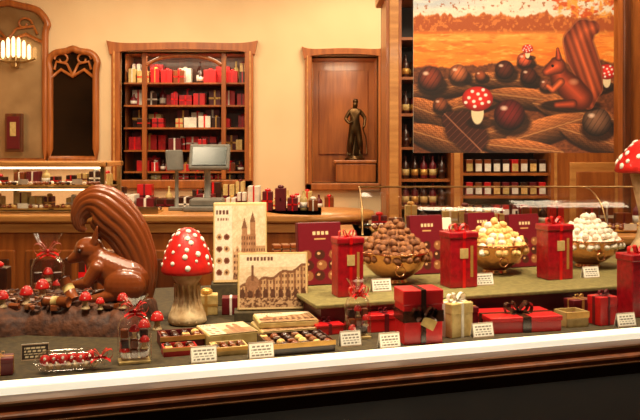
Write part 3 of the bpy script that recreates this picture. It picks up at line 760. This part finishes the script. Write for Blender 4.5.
# ------------------------------------------------------------ poster
def chain(x,y,pts,rs):
    best=np.full_like(x,-9.0)
    for (p,q,r0,r1) in zip(pts[:-1],pts[1:],rs[:-1],rs[1:]):
        dx,dy=q[0]-p[0],q[1]-p[1]; L=dx*dx+dy*dy+1e-9
        t=np.clip(((x-p[0])*dx+(y-p[1])*dy)/L,0,1); d=np.hypot(x-p[0]-t*dx,y-p[1]-t*dy); r=r0+(r1-r0)*t
        best=np.maximum(best,(r-d)/r)
    return best
def poster(u,v):
    x=413+200*u; y=153-165*v
    N=len(x); C=np.zeros((N,3))
    def put(m,c,a=1.0):
        c=np.array(c,float)
        if m.dtype==bool: m=m.astype(float)
        m=(np.clip(m,0,1)*a)[:,None]; C[:]=C*(1-m)+c*m
    n=fbm(x/9,y/5,1); n2=fbm(x/3,y/3,11)
    C[:]=np.stack([226+20*n,206+24*n,188+14*n],1)
    put(np.clip((500-x)/60,0,1)*np.clip((14-y)/10,0,1),(168,186,208),.6)
    cl=fbm(x/16,y/5,20); put((cl-.48)*3,(252,238,214),.7)
    tl=13+12*(fbm(x/7,x*0+3,3)-.4); put((y-tl)/2,(216,120,54)); put((y-tl)/2*(n2-.35)*3,(160,66,22),.7)
    put((y-30)/5,(252,158,64)); put((y-38)/10,(252,138,42))
    put((fbm(x/12,y/3,30)-.46)*3*((y>32)&(y<74)),(226,92,24),.7)
    put((fbm(x/9,y/2,33)-.55)*4*((y>34)&(y<74)),(255,206,104),.7)
    put((fbm(x/5,y/4,41)-.42)*6*(y<14+4*np.sin(x/9))*(x>546),(214,80,24),.95)
    put((fbm(x/4,y/4,45)-.5)*6*(y<18)*(x>556),(248,160,60),.95)
    edge=66+9*(fbm(x/10,x*0+8,70)-.5)-5*(x-413)/200
    n4=fbm(x/2.2,y/1.4,80); fore=np.clip((y-edge)/2,0,1)
    base=np.stack([72+84*n4,34+48*n4,16+24*n4],1); C[:]=C*(1-fore[:,None])+base*fore[:,None]
    for cx,cy,rx,ry,an in((440,88,40,9,-.1),(502,80,44,8,.05),(575,88,44,9,-.1),(428,112,36,12,.35),(470,104,40,10,-.25),(528,98,44,10,.12),(575,112,44,12,.2),(490,132,50,14,-.2),(442,140,44,13,.3),(545,130,46,13,-.3),(592,138,36,12,.3),(520,148,44,9,.1)):
        ca,sa=math.cos(an),math.sin(an); X=(x-cx)*ca+(y-cy)*sa; Y=-(x-cx)*sa+(y-cy)*ca
        f=1-(X/rx)**2-np.abs(Y/ry)**1.5
        f2=1-((X-1)/rx)**2-np.abs((Y-3.5)/ry)**1.5
        put(f2*5,(22,9,5),.8)
        ww=np.sin(X*1.7+Y*.6)*np.sin(Y*2.2+np.floor(X/3.2)*3.14)
        lit=np.clip(.8-.55*Y/ry,.3,1.35)
        cc=np.stack([(166+44*ww+60*(n2-.5))*lit,(94+32*ww+40*(n2-.5))*lit,(48+20*ww+20*(n2-.5))*lit],1)
        mm=np.clip(f*8,0,1)[:,None]; C[:]=C*(1-mm)+cc*mm
        put((np.abs(Y)<.5)&(f>0),(222,158,98),.6)
    def ball(cx,cy,r,col=(74,30,18),stripe=1,ry=None):
        ry=ry or r; put((1.2-((x-cx-2)/(r*1.25))**2-((y-cy-r*.5)/(ry*.85))**2)*2,(20,8,4),.8)
        d=((x-cx)/r)**2+((y-cy)/ry)**2; sh=np.clip(1.35-1.0*d-.35*(y-cy)/r,.2,1.7)
        cc=np.array(col)[None,:]*sh[:,None]
        if stripe: cc=cc*(1-.35*(np.abs(np.sin((x-cx)*.55+(y-cy)*.35))<.25))[:,None]
        mm=np.clip((1-d)*r*.5,0,1)[:,None]; C[:]=C*(1-mm)+cc*mm
        put((1-((x-cx+r*.35)/(r*.3))**2-((y-cy+r*.42)/(r*.2))**2),(255,214,184),.9)
    ball(430,79,13,(110,44,26)); ball(458,74,10,(160,84,48)); ball(504,70,10); ball(524,60,8,(190,76,44)); ball(528,76,9); ball(480,76,6,(130,60,30),0)
    ball(509,115,16,(92,24,22)); ball(596,122,15,(104,70,50),1); ball(545,85,7,(120,60,40)); ball(440,105,8,(120,60,34))
    m=chain(x,y,[(450,120),(462,128),(472,138),(478,146)],[9,18,16,6]); put((m+.15)*4,(20,8,4),.7); put(m*8,(66,28,18)); put((m>0)&(np.abs(np.sin((x+y)*.45))<.2),(130,72,48),.6); put((m>0)&(np.abs((x-450)-(y-120)*1.0)<.8),(176,110,78),.8)
    def toadp(cx,cy,r):
        put((1.2-((x-cx-3)/(r*.9))**2-((y-cy-r*1.5)/(r*.4))**2)*2,(20,8,4),.7)
        put((1-((x-cx)/(r*.42))**2-((y-cy-r*.85)/(r*.8))**2)*4,(244,218,172)); 
        d=((x-cx)/r)**2+((y-cy)/(r*.8))**2; sh=np.clip(1.2-.55*d-.2*(y-cy)/r,.45,1.3); cc=np.array([222,38,26])[None,:]*sh[:,None]; mm=np.clip((1-d)*r*.5,0,1)[:,None]; C[:]=C*(1-mm)+cc*mm
        for i in range(11):
            a=i*2.4; rr=r*.85*math.sqrt((i+.5)/11); put((1-((x-cx-rr*math.cos(a))**2+((y-cy-rr*.75*math.sin(a))/.9)**2)/(r*.13)**2)*2*(d<1),(252,240,226))
    toadp(477,99,16); toadp(606,72,10); toadp(527,49,6)
    put((1.1-((x-570)/32)**2-((y-106)/7)**2)*3,(20,8,4),.8)
    tail=chain(x,y,[(588,104),(592,88),(588,72),(581,56),(577,42),(583,31),(592,28)],[6,11,15,17,16,13,8])
    gr=.5+.5*np.cos((x-.35*(y-60)-575)*.9); cc=np.stack([(106+94*tail)*(.78+.4*gr),(42+46*tail)*(.78+.4*gr),(22+24*tail)*(.78+.4*gr)],1); mm=np.clip(tail*8,0,1)[:,None]; C[:]=C*(1-mm)+cc*mm
    put((1-np.abs(tail-.1)/.05),(232,142,96),.5)
    for s,c in ((chain(x,y,[(580,98),(570,88),(560,78),(556,68)],[13,14,11,9]),(126,48,26)),(chain(x,y,[(556,66),(546,72)],[9.5,4.5]),(150,60,32)),(chain(x,y,[(558,58),(557,49)],[3.5,1.5]),(140,52,28)),(chain(x,y,[(572,104),(556,105)],[5,3.5]),(126,48,26)),(chain(x,y,[(560,82),(552,90),(547,86)],[4.5,3.5,3]),(166,74,40))):
        cc=np.array(c)[None,:]*np.clip(.45+1.2*s,.4,1.7)[:,None]; mm=np.clip(s*8,0,1)[:,None]; C[:]=C*(1-mm)+cc*mm
    put((x-552)**2+(y-66)**2<2.2,(20,8,5)); put(1-((x-573)/6)**2-((y-82)/4)**2,(236,160,120),.7)
    return C
b=B(); pw,ph=.825,.68; 
b.painted((0,-.006,0),pw,ph,480,390,poster,POST); b.box((0,0,ph/2),(pw,.01,ph),WHITE)
b.box((0,0,ph+.01),(pw+.02,.02,.02),GREY,.003)
for sg in(-1,1): b.tube([(sg*.35,0,ph+.01),(sg*.35,0,3.2-1.488)],.0015,GREY,6)
b.obj('hanging_poster',(.797,3.3,1.488),0.0)

# ------------------------------------------------------------ lights
def area(name,loc,size,power,col=(1,.80,.53),tgt=None,sy=None,rz=None):
    l=bpy.data.lights.new(name,'AREA'); l.energy=power; l.color=col; l.size=size
    if sy: l.shape='RECTANGLE'; l.size_y=sy
    o=bpy.data.objects.new(name,l); sc.collection.objects.link(o); o.location=loc
    if tgt: o.rotation_euler=(Vector(tgt)-Vector(loc)).to_track_quat('-Z','Y').to_euler()
    if rz is not None: o.rotation_euler=rz
    return o
def spot(name,loc,tgt,power,ang=70,col=(1,.82,.56),r=.05):
    l=bpy.data.lights.new(name,'SPOT'); l.energy=power; l.color=col; l.spot_size=math.radians(ang); l.spot_blend=.6; l.shadow_soft_size=r
    o=bpy.data.objects.new(name,l); sc.collection.objects.link(o); o.location=loc
    o.rotation_euler=(Vector(tgt)-Vector(loc)).to_track_quat('-Z','Y').to_euler()
area('room_light_a',(-1.6,5.6,3.1),1.0,47); area('room_light_b',(.4,5.9,3.1),1.0,50); area('room_light_c',(1.8,4.4,3.1),.8,28)
area('counter_fill',(-1.2,3.9,3.1),.6,36,tgt=(-1.2,4.9,.9)); area('shelf_fill',(1.0,3.9,3.1),.6,34,tgt=(1.1,5.2,1.4))  # unseen fill lamps added to brighten the counter front and the shelves
area('cabinet_fill',(-1.2,7.12,2.34),.9,4.5,sy=.1,tgt=(-1.2,7.3,1.5)); area('niche_fill',(.2,7.1,2.3),.3,3,sy=.1,tgt=(.22,7.45,1.6))  # unseen area lamps put inside cabinet and niche to brighten them
area('display_fill_strip',(.1,1.9,2.5),2.2,38,col=(1,.83,.58),sy=.12,rz=(math.radians(25),0,ROT))  # unseen frontal fill added along the window header to brighten the display
spot('display_spot_a',(-.9,1.85,2.9),(-.65,2.3,1.0),115,60); spot('display_spot_b',(-.25,1.95,2.9),(-.15,2.4,1.0),100,50)
spot('display_spot_c',(.45,2.1,2.9),(.35,2.5,1.0),125,55); spot('display_spot_d',(1.1,2.35,2.9),(.9,2.7,1.0),120,60)
spot('poster_spot',(.8,2.2,2.9),(.8,3.3,1.75),62,60)
w=bpy.data.worlds.new('night'); sc.world=w; w.use_nodes=True
w.node_tree.nodes['Background'].inputs[0].default_value=(.02,.016,.013,1); w.node_tree.nodes['Background'].inputs[1].default_value=1
